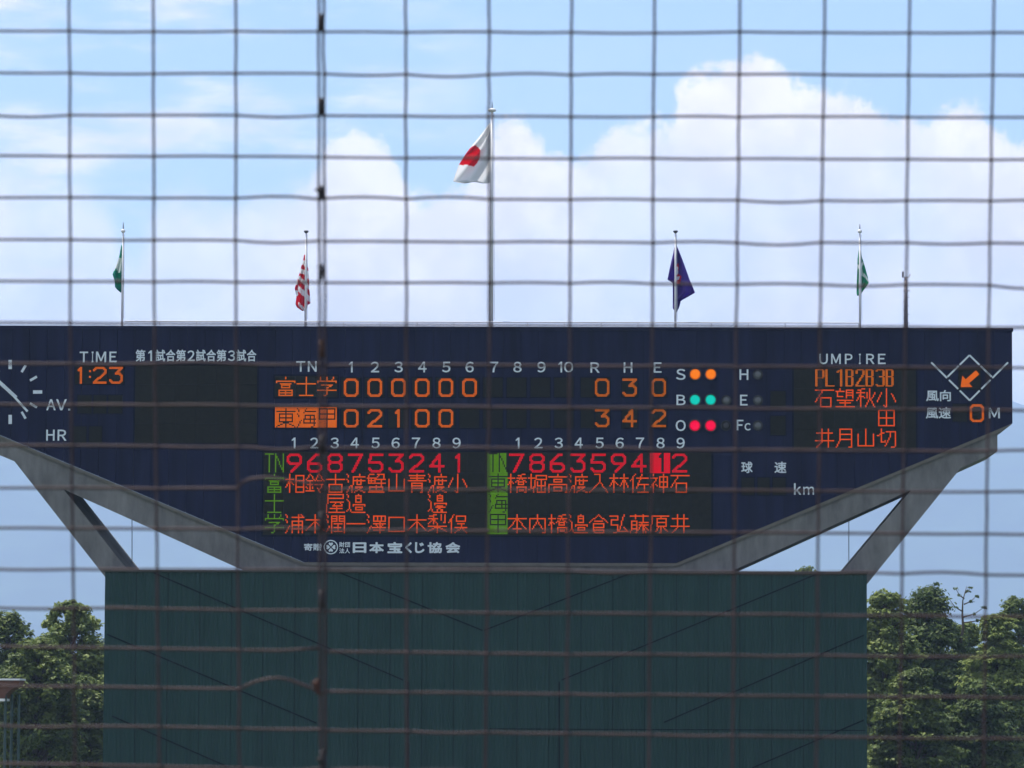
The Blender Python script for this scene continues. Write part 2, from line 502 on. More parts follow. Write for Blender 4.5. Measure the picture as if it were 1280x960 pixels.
for b_, r in (('日', (441, 678, 458, 691.3)), ('本', (461.6, 677.7, 480, 691.5)), ('宝', (484.3, 677.5, 503, 691.5)), ('く', (506.6, 677.7, 515, 691.5)),
              ('じ', (518.7, 677.7, 530.7, 691.5)), ('協', (534.5, 677.7, 552.5, 691.5)), ('会', (556.8, 677.7, 575.4, 691.5))):
    text(b_, r, sb, .045)
# round emblem of the donor: ring with four heart-shaped leaves
def flat(polys, name, m, parent, y0=YB - .016, y1=YB - .002):
    mb = MB()
    for p in polys: mb.prism(p, y0, y1)
    return mb.build(name, m, parent)
def line(p0, p1, wpx):
    d = Vector((p1[0] - p0[0], p1[1] - p0[1])).normalized(); n_ = Vector((-d.y, d.x)) * wpx / 2
    return [B(p0[0] + n_.x, p0[1] + n_.y), B(p1[0] + n_.x, p1[1] + n_.y), B(p1[0] - n_.x, p1[1] - n_.y), B(p0[0] - n_.x, p0[1] - n_.y)]
em = empty('emblem', (0, 0, 0)); em.parent = sb; em.location = -Vector(sb.location)
polys = []
ex, ey = 413.6, 683.9
for k in range(24):
    a0, a1 = 2 * math.pi * k / 24, 2 * math.pi * (k + 1) / 24
    polys.append([B(ex + r_ * math.cos(a), ey + r_ * math.sin(a)) for r_, a in ((9, a0), (9, a1), (7.7, a1), (7.7, a0))])
flat(polys, 'ring', M['white'], em)
for k in range(4):
    a = math.pi / 4 + k * math.pi / 2 + math.pi / 4
    pts_ = []
    for q in range(16):
        t = 2 * math.pi * q / 16
        hx = 16 * math.sin(t) ** 3; hy = 13 * math.cos(t) - 5 * math.cos(2 * t) - 2 * math.cos(3 * t) - math.cos(4 * t)
        hx, hy = hx * .175, hy * .175 + 3.7
        pts_.append(B(ex + hx * math.cos(a) - hy * math.sin(a), ey + hx * math.sin(a) + hy * math.cos(a)))
    flat([pts_], 'leaf', M['white'], em)

# clock -------------------------------------------------------------
ck = empty('clock'); ck.parent = sb; ck.location = -Vector(sb.location)
cxp, cyp = 12.8, 490.0
for h in range(12):
    a = math.pi * h / 6
    wd = 4.2 if h % 3 == 0 else 3.0
    r0 = 28.6
    r1 = 40 if h % 3 == 0 else 38.5
    flat([line((cxp + r0 * math.sin(a), cyp - r0 * math.cos(a)), (cxp + r1 * math.sin(a), cyp - r1 * math.cos(a)), wd)], 'hour_mark', M['white'], ck)
a = R(312.5); flat([line((cxp - 10.5 * math.sin(a), cyp + 10.5 * math.cos(a)), (cxp + 24 * math.sin(a), cyp - 24 * math.cos(a)), 4.4)], 'hour_hand', M['white'], ck, YB - .05, YB - .03)
a = R(138); flat([line((cxp - 12 * math.sin(a), cyp + 12 * math.cos(a)), (cxp + 33 * math.sin(a), cyp - 33 * math.cos(a)), 2.8)], 'minute_hand', M['white'], ck, YB - .08, YB - .06)
x_, z_ = B(cxp, cyp)
MB().tube([(x_, YB - .1, z_), (x_, YB, z_)], .05, 12).build('hub', M['white'], ck)

# LED glyphs --------------------------------------------------------
K = {
'富': "7071 0403E3E4 35B5 46A6A84846 2ACACE2E2A 2CCC 7A7E", '士': "05E5 707E 2ECE", '学': "2022 7072 C0B2 0403E3E4 36B6 B678 787D6E5E 0AEA",
'東': "02E2 707E 24C4CA2A24 27C7 7A0E 7AEE", '海': "0012 0416 0E39 7053 62E2 65D5DDBE 655BEB 58E8 A5AB", '甲': "10D0D81810 14D4 707E",
'相': "0464 303E 340A 3568 81E1EE8E81 85E5 8AEA", '鈴': "3004 3064 1555 1858 353D 0D6D 0A1B 5A5B A075 A0E5 95C5 78D8D8AC 9BBE",
'古': "04E4 7078 28C8CE2E28", '屋': "10D0D313 110E 36D6 8659 59C9 B7C9 3BCB 8A8E 2EEE",
'渡': "0012 0416 0E39 A0A2 52E2 524E 65E5 8488 B4B8 88B8 7ACA CA6E 7BEE", '邉': "0012 0426 262B0D 2B4EEE 9091 71B1B67671 73B3 5958E8E9 7ACACC7C7A",
'邊': "0012 0426 262B0D 2B4EEE 9091 71B1B57571 73B3 5857E7E8 79B9 6ADA 8A7D 9BBCBDAD", '蟹': "2003 2050 1363671713 1565 3337 80D0D3 A073 74E4 77E7 B4B9 2ACACD2D2A 797E 1EDE",
'山': "707D 141DDDD4", '青': "11D1 23C3 05E5 7075 373E 37B7BEAE 39B9 3BBB", '小': "707E6E5D 330A B4EA",
'浦': "0012 0416 0E39 52E2 A0AE C0D1 55D5DE 555E 58D8 5BDB", '木': "04E4 707E 750C 75EC",
'潤': "0012 0416 0D29 414E 4181 8185 4585 4383 A1E1EE A1A5 A5E5 A3E3 67C7 6ABA 6DCD 979D", '一': "07E7",
'澤': "0012 0416 0E39 51E1E55551 8185 B1B5 57E7 4AEA 5CDC 7889 C8B9 A5AE", '口': "12D2DD1D12", '本': "03E3 707E 730B 73EB 4BAB",
'梨': "6011 0373 4147 4307 4366 A0A4 D0D6C6 09E9 777E 790D 79ED", '俣': "4006 242E 61D1D56561 77C7 5AEA A7AA AA5E AAEE",
'橋': "0353 202E 2408 2547 D081 73E3 A1A3 A366 A3E6 86C6C88886 7E7AEAEEDE 9CCCCD9D", '堀': "0353 202B 0C5A 61E1E464 614E A5AE 7679D9D6 7B7EDEDB",
'高': "7071 02E2 44A4A64644 0E08E8EEDE 4AAAAD4D4A", '内': "7075 1E13D3DEBE 753B 75BB", '入': "4080 8086 860E 86EE",
'倉': "7006 70E6 45A5 37B7BA3A 373D 4CBCBE4E4C", '林': "0363 303E 3409 3568 83E3 B0BE B489 B4EA", '弘': "01616414186860 68 686D5E3E B07D7DDD BAED",
'佐': "4005 242E 53E3 905B 78E8 B8BE 6EEE", '藤': "01E1 4043 A0A3 15555E4E 151B0E 1858 1B5B 76E6 A4A6 78E8 A66C A8EC A8AE AACE",
'神': "2021 0353 530A 272E 4859 72D2DA7A72 76D6 A0AE", '原': "11E1 110E 8183 53C3C95953 56C6 898E7E 6A4D AADD",
'石': "01E1 610A 47C7CE4E47", '井': "13D3 09E9 505A1E A0AE", '望': "3031 0262 121656 81D1D7 8187 83D3 85D5 19D9 3BBB 0EEE 797E",
'秋': "6011 0363 313E 3409 3567 A0A7 8387 E3C7 A77E A7EE", '田': "11D1DD1D11 17D7 717D", '月': "30C0CEAE 30390E 34C4 38C8",
'切': "0553 303A6A69 72E2ECDEBE A2A66D",
}
K['弘'] = "0161641418686D5E3E B07D7DDD BAED"
HALF = {'T': "0060 303E", 'N': "0E00 006E 6E60", 'P': "0E00 005061656757? 0757", 'L': "000E 0E6E", '1': "1240 404E", 'B': "000E 004051555646 0646 465759 5C4E0E", '2': "0313 ", '3': ""}
HALF['P'] = "000E 005061665707"
HALF['B'] = "000E 00405155460 6".replace(' ', '') + ' 0E4E5D5746'
HALF['2'] = "0301105061640D0E6E"
HALF['3'] = "0110506165563656686C5E1E0D"
HALF['1'] = "1240 404E"
DG = {'0': "2080A2AB8D2D0B0220", '1': "3250 505D", '2': "02 022080A2A40D AD 0DAD", '3': "00A0 A055 5585A7AB8D2D0B", '4': "7D7009A9", '5': "A01006 0686A8AB8D2D0B",
      '6': "8060060B2D8DABA98717", '7': "00A0 A03D", '8': "2080A2A486260402 0220 26080B2D8DABA886", '9': "862604022080A2A73D2D"}
DG['2'] = "022080A2A40D 0DAD"
DG['9'] = "A68727050220 2080A2A63D"
def raster(s, brush=1):
    on = set()
    for st in s.split():
        p = [(int(st[i], 16), int(st[i + 1], 16)) for i in range(0, len(st) - 1, 2)]
        if len(p) == 1: on.add(p[0])
        for (x0, y0), (x1, y1) in zip(p, p[1:]):
            n_ = max(abs(x1 - x0), abs(y1 - y0), 1)
            for k in range(n_ + 1):
                on.add((int(round(x0 + (x1 - x0) * k / n_ + 1e-6)), int(round(y0 + (y1 - y0) * k / n_ + 1e-6))))
    if brush == 2: on = {(x + dx, y + dy) for x, y in on for dx in (0, 1) for dy in (0, 1)}
    if brush == 3: on = {(x + dx, y) for x, y in on for dx in (0, 1)}
    return on
_cache = {}
def on_bold(key): return key[-1:] == 'D'

def glyph_mesh(key, on, pitch, m):
    k = (key, m.name, round(pitch, 5))
    if k in _cache: return _cache[k]
    v = []; f = []
    h = pitch * (.42 if on_bold(key) else .46)
    for (x, y) in sorted(on):
        cx, cz = (x + .5) * pitch, -(y + .5) * pitch
        b = len(v)
        v += [(cx - h, 0, cz - h), (cx + h, 0, cz - h), (cx + h, 0, cz + h), (cx - h, 0, cz + h)]
        f.append((b, b + 1, b + 2, b + 3))
    me = mesh(v, f, 'led_character'); me.materials.append(m)
    _cache[k] = me
    return me
YL = YB - .036
def glyph(ch, px, py, pp, m, parent, kind='K', inv=None):
    """ch at the pixel position of its upper left corner; pp = dot pitch in photo px; inv = (w,h) of an inverted cell in dots"""
    if kind == 'K': on = raster(K[ch])
    elif kind == 'D': on = raster(DG[ch], 2)
    elif kind == 'TN': on = raster(HALF['T']) | {(x + 8, y) for x, y in raster(HALF['N'])}
    elif kind == 'H': on = raster(HALF[ch], 3)
    key = ch + kind
    if inv:
        ox, oy = inv[2], inv[3]
        on = {(x, y) for x in range(inv[0]) for y in range(inv[1])} - {(x + ox, y + oy) for x, y in on}
        key += 'inv'
    me = glyph_mesh(key, on, pp * S, m)
    x, z = B(px, py)
    o = link('led_character', me, parent)
    return put(o, (x, YL, z))
def panel(r, name='display_panel', mods=None, m='olive', frame=2.0):
    x0, x1, z0, z1 = rect(r)
    fw = frame * S
    mb = MB()
    mb.box(x0 - fw, x1 + fw, YB - .014, YB + .03, z1, z1 + fw)
    mb.box(x0 - fw, x1 + fw, YB - .014, YB + .03, z0 - fw, z0)
    mb.box(x0 - fw, x0, YB - .014, YB + .03, z0, z1)
    mb.box(x1, x1 + fw, YB - .014, YB + .03, z0, z1)
    o = mb.build(name, M['navy_dark'], sb)
    nx, nz_ = mods or (1, 1)
    w_, h_ = (x1 - x0) / nx, (z1 - z0) / nz_
    for i in range(nx):
        for j in range(nz_):
            g_ = .003
            if ('mod', round(w_, 4), round(h_, 4), m) not in _cache:
                q = MB().box(g_, w_ - g_, 0, .03, g_, h_ - g_).me('led_module')
                q.materials.append(M[m]); _cache[('mod', round(w_, 4), round(h_, 4), m)] = q
            u_ = link('led_module', _cache[('mod', round(w_, 4), round(h_, 4), m)], o)
            put(u_, (x0 + w_ * i, YB - .026 - random.uniform(0, .003), z0 + h_ * j))
    return o
# line-up display
pl = panel((329, 565, 889.5, 669.5), mods=(22, 4))
PR = 1.59
rows = (566.8, 592.2, 617.4, 642.8)
for k, ch in enumerate(('TN', '富', '士', '学')):
    glyph(ch, 331.3, rows[k], PR, E['green'], pl, 'TN' if k == 0 else 'K')
for k, ch in enumerate(('TN', '東', '海', '甲')):
    glyph(ch, 609.2, rows[k] - .4, PR, E['green'], pl, 'TN' if k == 0 else 'K', inv=(16, 16, 1, 0))
def names(x0, nums, cols, inv_k=None):
    for k, (d_, nm) in enumerate(zip(nums, cols)):
        x = x0 + 25.45 * k
        if k == inv_k: glyph(d_, x - .4, rows[0] - .6, PR, E['red'], pl, 'D', inv=(16, 16, 4, 0))
        else: glyph(d_, x + 1.8 + (2 if d_ == '1' else 0), rows[0] + .2, PR, E['red'], pl, 'D')
        for r_, ch in enumerate(nm):
            if ch != ' ': glyph(ch, x, rows[r_ + 1], PR, E['name'], pl)
names(356.8, '968753241', ('相 浦', '鈴 木', '古屋潤', '渡邉一', '蟹 澤', '山 口', '青 木', '渡邊梨', '小 俣'))
names(634.6, '786359412', ('橋 本', '堀 内', '高 橋', '渡 邉', '入 倉', '林 弘', '佐 藤', '神 原', '石 井'), 7)
# team names
pt = panel((343.5, 470, 421.8, 496.5), mods=(3, 1))
for k, ch in enumerate('富士学'): glyph(ch, 345.2 + 25.8 * k, 471, 1.62, E['orange'], pt)
pt = panel((343.5, 508.4, 421.8, 535), mods=(3, 1))
for k, ch in enumerate('東海甲'): glyph(ch, 344 + 25.7 * k, 508.8, 1.61, E['orange'], pt, inv=(16, 16, 1, 1))
# innings
sco = {0: '000000', 1: '02100'}
for row, (y0, y1, yd) in enumerate(((472, 496.5, 473.2), (510.5, 535, 511.4))):
    for k in range(10):
        x = 426.3 + 29.6 * k
        p_ = panel((x, y0, x + 24.5, y1), m='olive2', frame=1)
        if k < len(sco[row]): glyph(sco[row][k], x + 3.6, yd, 1.54, E['orange'], p_, 'D')
    tot = ('030', '342')[row]
    p_ = panel((726, y0, 743, y1), m='olive2', frame=1)
    for k, (a_, b_) in enumerate(((743.6, 762.5), (777, 797), (813, 833.5))):
        p_ = panel((a_ + .5, y0, b_, y1), m='olive2', frame=1)
        glyph(tot[k], (743.6, 778, 814.4)[k], yd, 1.52, E['amber'], p_, 'D')
    for a_ in (760, 796):
        pass
# time, average, home run, match panels
p_ = panel((94, 457.2, 155, 480.2), mods=(3, 1), m='olive2', frame=1)
glyph('1', 93, 458.6, 1.42, E['orange'], p_, 'D')
glyph('2', 116.5, 458.6, 1.42, E['orange'], p_, 'D')
glyph('3', 136.8, 458.6, 1.42, E['orange'], p_, 'D')
me = glyph_mesh(':', {(0, 2), (0, 3), (0, 8), (0, 9), (1, 2), (1, 3), (1, 8), (1, 9)}, 1.2 * S, E['orange'])
x_, z_ = B(111.6, 460.5); put(link('led_colon', me, p_), (x_, YL, z_))
for r in ((97, 494, 114.5, 517), (117, 494, 133, 517), (135.5, 494, 153, 517), (91.6, 533, 108, 553.5), (111.5, 533, 127.5, 553.5),
          (963, 489, 982, 509.5), (963, 520, 982, 544), (927, 597, 942.5, 619), (947, 597, 962, 619), (966, 597, 982, 619), (1191, 505, 1209, 527)):
    panel(r, m='olive2', frame=1)
panel((168.7, 456.3, 321.4, 554), mods=(6, 4))
# umpires
pu = panel((992, 460.5, 1145, 562), mods=(6, 4))
for k, ch in enumerate('PL1B2B3B'): glyph(ch, 1019 + 12.55 * k, 461.6, 1.45, E['amber'], pu, 'H')
for k, nm in enumerate(('石 井', '望 月', '秋 山', '小田切')):
    for r_, ch in enumerate(nm):
        if ch != ' ': glyph(ch, 1018.6 + 25.8 * k, 485.4 + 25.2 * r_, 1.6, E['name'], pu)
# wind
wd = empty('wind_indicator'); wd.parent = sb; wd.location = -Vector(sb.location)
T_, Rr, Bb, Ll = (1211.8, 444), (1239.6, 471), (1212.2, 500.6), (1184.4, 471)
def mid(a, b, t): return (a[0] + (b[0] - a[0]) * t, a[1] + (b[1] - a[1]) * t)
for a_, b_, br_ in (((1164, 453), Bb, (.41, .46, .70, .74)), ((1260, 453), Bb, (.41, .46, .70, .74)), (Ll, T_, (.5, .55)), (Rr, T_, (.5, .55))):
    cuts = [0] + list(br_) + [1]
    for q in range(0, len(cuts), 2):
        flat([line(mid(a_, b_, cuts[q]), mid(a_, b_, cuts[q + 1]), 2.2)], 'diamond_line', M['white'], wd)
p_ = panel((1198, 460, 1226, 487), m='olive2', frame=0.6)
p_.parent = sb
ax, ay = (1223, 464.5), (1200.8, 484)
d_ = Vector((ax[0] - ay[0], ax[1] - ay[1])).normalized(); n_ = Vector((-d_.y, d_.x))
def pt2(a, k, s_): return B(a[0] + d_.x * k + n_.x * s_, a[1] + d_.y * k + n_.y * s_)
flat([[pt2(ay, 0, 0), pt2(ay, 11, 9.5), pt2(ay, 11, 3.2), pt2(ay, 28, 3.2), pt2(ay, 28, -3.2), pt2(ay, 11, -3.2), pt2(ay, 11, -9.5)]], 'arrow', E['orange'], wd, YB - .045, YB - .035)
p_ = panel((1211.5, 504.5, 1230.5, 527.5), m='olive2', frame=1)
glyph('0', 1212, 505.4, 1.5, E['orange'], p_, 'D')
# signal lamps
def lamp(px, py, m, r=6.9):
    x, z = B(px, py)
    rr = r * S
    ho = MB()
    n_ = 20
    ring = []
    for rad, y in ((rr * 1.22, YB + .0), (rr * 1.22, YB - .06), (rr * 1.04, YB - .06), (rr * 1.04, YB - .005)):
        ring.append([(x + rad * math.cos(2 * math.pi * k / n_), y, z + rad * math.sin(2 * math.pi * k / n_)) for k in range(n_)])
    for q in ring: ho.v += q
    for q in range(3):
        for k in range(n_):
            k2 = (k + 1) % n_
            ho.f.append((q * n_ + k, q * n_ + k2, (q + 1) * n_ + k2, (q + 1) * n_ + k))
    hood = ho.build('signal_lamp', M['black'], sb, True)
    bu = MB(); rings = 5
    for q in range(rings):
        a = q / rings * math.pi / 2
        for k in range(n_):
            bu.v.append((x + rr * math.cos(a) * math.cos(2 * math.pi * k / n_), YB - .008 - .05 * math.sin(a), z + rr * math.cos(a) * math.sin(2 * math.pi * k / n_)))
    bu.v.append((x, YB - .058, z))
    for q in range(rings - 1):
        for k in range(n_):
            k2 = (k + 1) % n_
            bu.f.append((q * n_ + k, q * n_ + k2, (q + 1) * n_ + k2, (q + 1) * n_ + k))
    for k in range(n_): bu.f.append(((rings - 1) * n_ + k, (rings - 1) * n_ + (k + 1) % n_, len(bu.v) - 1))
    le = bu.build('lens', m, hood, True)
    rim = {'lamp_orange': 'l_orange_rim', 'lamp_teal': 'l_teal_rim', 'lamp_red': 'l_red_rim'}.get(m.name)
    if rim:                      # radial glow put into the material: outer rings of a lit lens emit less
        le.data.materials.append(E[rim])
        for k in range(n_ * 2): le.data.polygons[k].material_index = 1
for px, py, m, r in ((869, 467.8, E['l_orange'], 6.7), (888.5, 467.8, E['l_orange'], 6.7), (868.8, 499.8, E['l_teal'], 6.5), (888.3, 499.8, E['l_teal'], 6.5), (908, 500.4, M['dead_lamp'], 5.4),
                     (868.6, 532, E['l_red'], 6.8), (888.3, 532, E['l_red'], 6.8), (907.4, 532, M['black'], 5.4),
                     (947.3, 468.3, M['dead_lamp'], 5.4), (947.3, 500.4, M['dead_lamp'], 5.4), (947.3, 532, M['dead_lamp'], 5.4)):
    lamp(px, py, m, r)

# roof handrail
hr = empty('roof_handrail', (B(612, 400)[0], YB + .6, Z_TOP))
tag(hr, 'low thin metal handrail running along the top edge of the scoreboard', 'handrail')
xa, xb = P(156, 402, YB + .6).x, P(1074, 402, YB + .6).x
zr_ = P(614, 402.6, YB + .6).z
MB().tube([(xa, YB + .6, zr_), (xb, YB + .6, zr_)], .016, 6).build('rail', M['rail'], hr)
for k in range(20):
    x = P(199.5 + 46 * k, 404, YB + .6).x
    MB().tube([(x, YB + .6, Z_TOP), (x, YB + .6, zr_ - .01)], .014, 5).build('post', M['rail'], hr)

# ------------------------------------------------------------------ green backscreen building
YG = YB - .4
gx0, gx1 = P(130, 800, YG).x, P(1084, 800, YG).x
gz = P(608, 713.4, YG).z
gb = empty('backscreen_wall', ((gx0 + gx1) / 2, YG + 2, 0))
tag(gb, 'tall dark green ribbed wall standing under the scoreboard', 'wall')
NG = 24
pw = (gx1 - gx0) / NG
rib = MB()
prof_ = []
nr = 7
g_ = .007
for k in range(nr):
    a = g_ + (pw - 2 * g_) * k / nr; s_ = (pw - 2 * g_) / nr
    prof_ += [(a, .011), (a + s_ * .30, .011), (a + s_ * .42, 0), (a + s_ * .88, 0)]
prof_.append((pw - g_, .011))
zt = gz - .05
for x, y in prof_: rib.v += [(x, y, .0), (x, y, zt)]
nn = len(prof_)
for i in range(nn - 1): rib.f.append((2 * i, 2 * i + 2, 2 * i + 3, 2 * i + 1))
b0 = len(rib.v)
rib.v += [(g_, .06, 0), (g_, .06, zt), (pw - g_, .06, 0), (pw - g_, .06, zt)]
rib.f += [(0, 1, b0 + 1, b0), (2 * nn - 2, b0 + 2, b0 + 3, 2 * nn - 1)]
rm = rib.me('wall_panel'); rm.materials.append(M['green'])
for k in range(NG):
    o = link('wall_panel', rm, gb)
    put(o, (gx0 + pw * k, YG + random.uniform(0, .008), 0))
MB().box(gx0 + .02, gx1 - .02, YG + .07, YG + 4.6, 0, gz - .06).build('wall_core', M['green_dark'], gb)
MB().box(gx0 - .03, gx1 + .03, YG - .05, YG + 4.65, gz - .055, gz).build('coping', M['green_trim'], gb)
def gl(p0, p1, wpx=1.6):
    k = YG / F
    a = P(*p0, YG); b_ = P(*p1, YG)
    d = Vector((b_.x - a.x, b_.z - a.z)).normalized(); q = Vector((-d.y, d.x)) * wpx * k / 2
    MB().prism([(a.x + q.x, a.z + q.y), (b_.x + q.x, b_.z + q.y), (b_.x - q.x, b_.z - q.y), (a.x - q.x, a.z - q.y)], YG - .012, YG - .002).build('seam_strip', M['green_dark'], gb)
for a_, b_ in (((192, 716), (504, 850)), ((425, 716), (603, 788)), ((134, 793), (396, 904)), ((140, 895), (286, 959)), ((510, 852), (510, 1140)),
               ((790, 716), (605, 788)), ((1020, 718), (702, 850)), ((1080, 794), (830, 903)), ((1080, 900), (940, 960)), ((699, 852), (699, 1140))):
    gl(a_, b_)
gl((612, 911), (1082, 913), 1.0)

# ------------------------------------------------------------------ flagpoles, flags, mast
YP = YB + 1.0
def flagpole(px, ytop, yspike, rpx, label, kind):
    base = P(px, 405, YP); top = P(px, ytop, YP)
    o = empty('flagpole', (base.x, YP, Z_TOP))
    tag(o, label, 'flagpole', 'flagpoles on the scoreboard roof')
    r = rpx * S
    MB().tube([(base.x, YP, Z_TOP), (base.x, YP, Z_TOP + (top.z - Z_TOP) * .5), (base.x, YP, top.z)], [r, r * .85, r * .6], 10).build('pole', M['pole'], o, True)
    MB().lathe((base.x, YP, Z_TOP), [(r * 2, 0), (r * 2, .04), (r * 1.2, .08)], 10).build('base_flange', M['pole'], o)
    if kind == 'spike':
        MB().lathe((base.x, YP, top.z), [(r * .6, 0), (r * 1.6, .02), (r * 1.9, .05), (r * 1.5, .09), (r * .5, .11)], 12).build('finial', M['white_metal'], o, True)
        sp = P(px, yspike, YP)
        MB().tube([(base.x, YP, top.z + .1), (base.x, YP, sp.z)], [.018, .008], 6).build('spike', M['dark_metal'], o)
    else:
        MB().lathe((base.x, YP, top.z), [(r * .6, -.02), (r * 1.9, .03), (r * 1.9, .06), (r * .6, .07)], 10).build('finial', M['dark_metal'], o, True)
    # halyard
    MB().tube([(base.x + r * 1.5, YP - r, Z_TOP + .3), (base.x + r * .9, YP - r * .6, top.z - .05)], .006, 4).build('halyard', M['rail'], o)
flagpole(152.6, 291, 278, 1.6, 'thin white flagpole with small green flag, left end of the scoreboard roof', 'spike')
flagpole(381.8, 291, 0, 1.6, 'thin flat-topped flagpole carrying the red and white striped flag', 'flat')
flagpole(613.8, 140, 127, 2.9, 'tallest, thickest flagpole in the middle, carrying the white flag with red disc', 'spike')
flagpole(844.2, 291, 0, 1.6, 'thin flat-topped flagpole carrying the purple flag', 'flat')
flagpole(1075, 291.5, 280, 1.6, 'thin flagpole with ball and spike beside the antenna mast, carrying a green flag', 'spike')

def flag(rows_, mats, colf, label, ns=26, nc=16, folds=3, amp=.10, ph=0.0):
    """rows_: (py, left px, right px) down the hanging cloth"""
    v = []; f = []; mi = []
    ys = np.array([r_[0] for r_ in rows_]); ls = np.array([r_[1] for r_ in rows_]); rs = np.array([r_[2] for r_ in rows_])
    yt, yb_ = ys[0], ys[-1]
    grid = []
    for j in range(ns + 1):
        y = yt + (yb_ - yt) * j / ns
        l = np.interp(y, ys, ls); r_ = np.interp(y, ys, rs)
        for i in range(nc + 1):
            t = i / nc
            x = l + (r_ - l) * t
            off = amp * math.sin(t * math.pi * folds + ph + j * .12) * min(1, j / 5 + .1) * min(1.0, (r_ - l) / 8)
            p = P(x, y, YP)
            v.append((p.x, YP + .13 + off, p.z)); grid.append((x, y))
    for j in range(ns):
        for i in range(nc):
            a = j * (nc + 1) + i
            f.append((a, a + 1, a + nc + 2, a + nc + 1))
            cx = (grid[a][0] + grid[a + nc + 2][0]) / 2; cy = (grid[a][1] + grid[a + nc + 2][1]) / 2
            mi.append(colf(cx, cy, (i + .5) / nc))
    me = mesh(v, f)
    for m in mats: me.materials.append(m)
    me.polygons.foreach_set('material_index', mi)
    o = link('flag', me, None, None, True)
    md = o.modifiers.new('thickness', 'SOLIDIFY'); md.thickness = .006
    return tag(o, label, 'flag', 'flags above the scoreboard')
def in_poly(x, y, pl_):
    c = False; n_ = len(pl_)
    for i in range(n_):
        x0, y0 = pl_[i]; x1, y1 = pl_[i - 1]
        if (y0 > y) != (y1 > y) and x < (x1 - x0) * (y - y0) / (y1 - y0) + x0: c = not c
    return c
# 1 left green
flag([(306, 150.8, 152.6), (318, 148.4, 152.8), (328, 145, 153), (336, 141.8, 153.4), (342, 139.7, 153.8), (350, 142.5, 154.2), (359, 143.4, 153.6), (365, 150, 151.8)],
     [M['f_green'], M['f_pale']], lambda x, y, t: 1 if in_poly(x, y, [(147, 321), (150.5, 322), (151, 337), (147.5, 341), (145, 336), (141.2, 337.5), (143.5, 330)]) else 0,
     'small green flag with pale emblem hanging limp, leftmost of the flags', ph=.4)
# 2 stripes
def stripes(x, y, t):
    u_ = y - (x - 378) * (.35 if y < 345 else .95) * (1 if x > 372 else -.2)
    k = int((u_ - 318) / 5.9)
    b_ = [318, 324.5, 331, 336, 342, 348, 354, 361, 369, 382, 387, 400]
    for q in range(11):
        if u_ < b_[q + 1]: return 1 if q % 2 == 0 else 0
    return 0
flag([(318, 379.5, 382), (324, 378.5, 383), (332, 375.8, 384), (340, 374, 385), (350, 371, 386), (360, 368.3, 386.2), (370, 370.5, 387.5), (379, 369.2, 388.2), (380.5, 369.2, 384.5), (384, 371, 383.5), (388, 377, 381.8)],
     [M['f_white'], M['f_red']], stripes, 'drooping red and white striped flag left of the tall middle pole', ns=50, nc=22, folds=4, amp=.09)
# 3 middle: white with a red disc
disc = [(593.5, 182), (597.5, 183), (600, 187), (599.5, 196), (597, 203), (592.5, 208), (588, 206), (584, 204.6), (578, 205), (573.9, 206), (577, 199), (583, 190.5), (588, 184.5)]
flag([(153.5, 611.5, 613), (160, 605.6, 613), (170, 598.5, 613), (179, 591.6, 613), (193, 582, 613), (207, 572.8, 613), (216, 569, 613), (225.8, 565.6, 613), (227.8, 578, 612)],
     [M['f_white'], M['f_red']], lambda x, y, t: 1 if in_poly(x, y, disc) else 0,
     'white flag with a red disc blowing left from the tallest pole', ns=60, nc=44, folds=2.6, amp=.16, ph=.5)
# 4 purple
def purp(x, y, t):
    if in_poly(x, y, [(844.2, 332), (848, 332), (848, 341), (847, 343), (850, 345), (848.5, 350), (844.2, 350)]):
        return 2 if (y < 342 or y > 344.5) else 1
    if in_poly(x, y, [(844, 329), (848.5, 328.5), (849, 333), (848, 341), (852, 345), (850.5, 353), (844, 354)]): return 1
    return 0
flag([(303.6, 843.8, 845), (312, 842.5, 848), (330, 838.5, 855.2), (349.4, 834.2, 862.5), (353.5, 840.8, 864.4), (365.4, 841, 869), (370, 841, 861.5), (376, 841, 851), (383, 841, 849.5), (385, 841.5, 848.5), (389.5, 845, 846)],
     [M['f_purple'], M['f_red'], M['f_white']], purp, 'dark purple flag with small red and white crest hanging from its pole', ns=60, nc=40, folds=3, amp=.12, ph=1.2)
# 5 right green
flag([(309, 1074.4, 1075.6), (323, 1072.4, 1078), (338, 1071.6, 1082.8), (352, 1071.2, 1086.9), (360, 1071.2, 1081.5), (367, 1071.2, 1076.4), (369, 1072, 1074)],
     [M['f_green2'], M['f_pale']],
     lambda x, y, t: 1 if (in_poly(x, y, [(1072, 331), (1078.8, 327), (1079.8, 330.5), (1075.2, 336), (1072, 335)]) or in_poly(x, y, [(1075, 333), (1078, 333), (1079, 340), (1086.8, 349.5), (1086.8, 352.5), (1075.5, 342)])) else 0,
     'green flag with pale slanting stripes hanging from the right-hand pole', ns=50, nc=30, folds=2.5, amp=.10, ph=2)
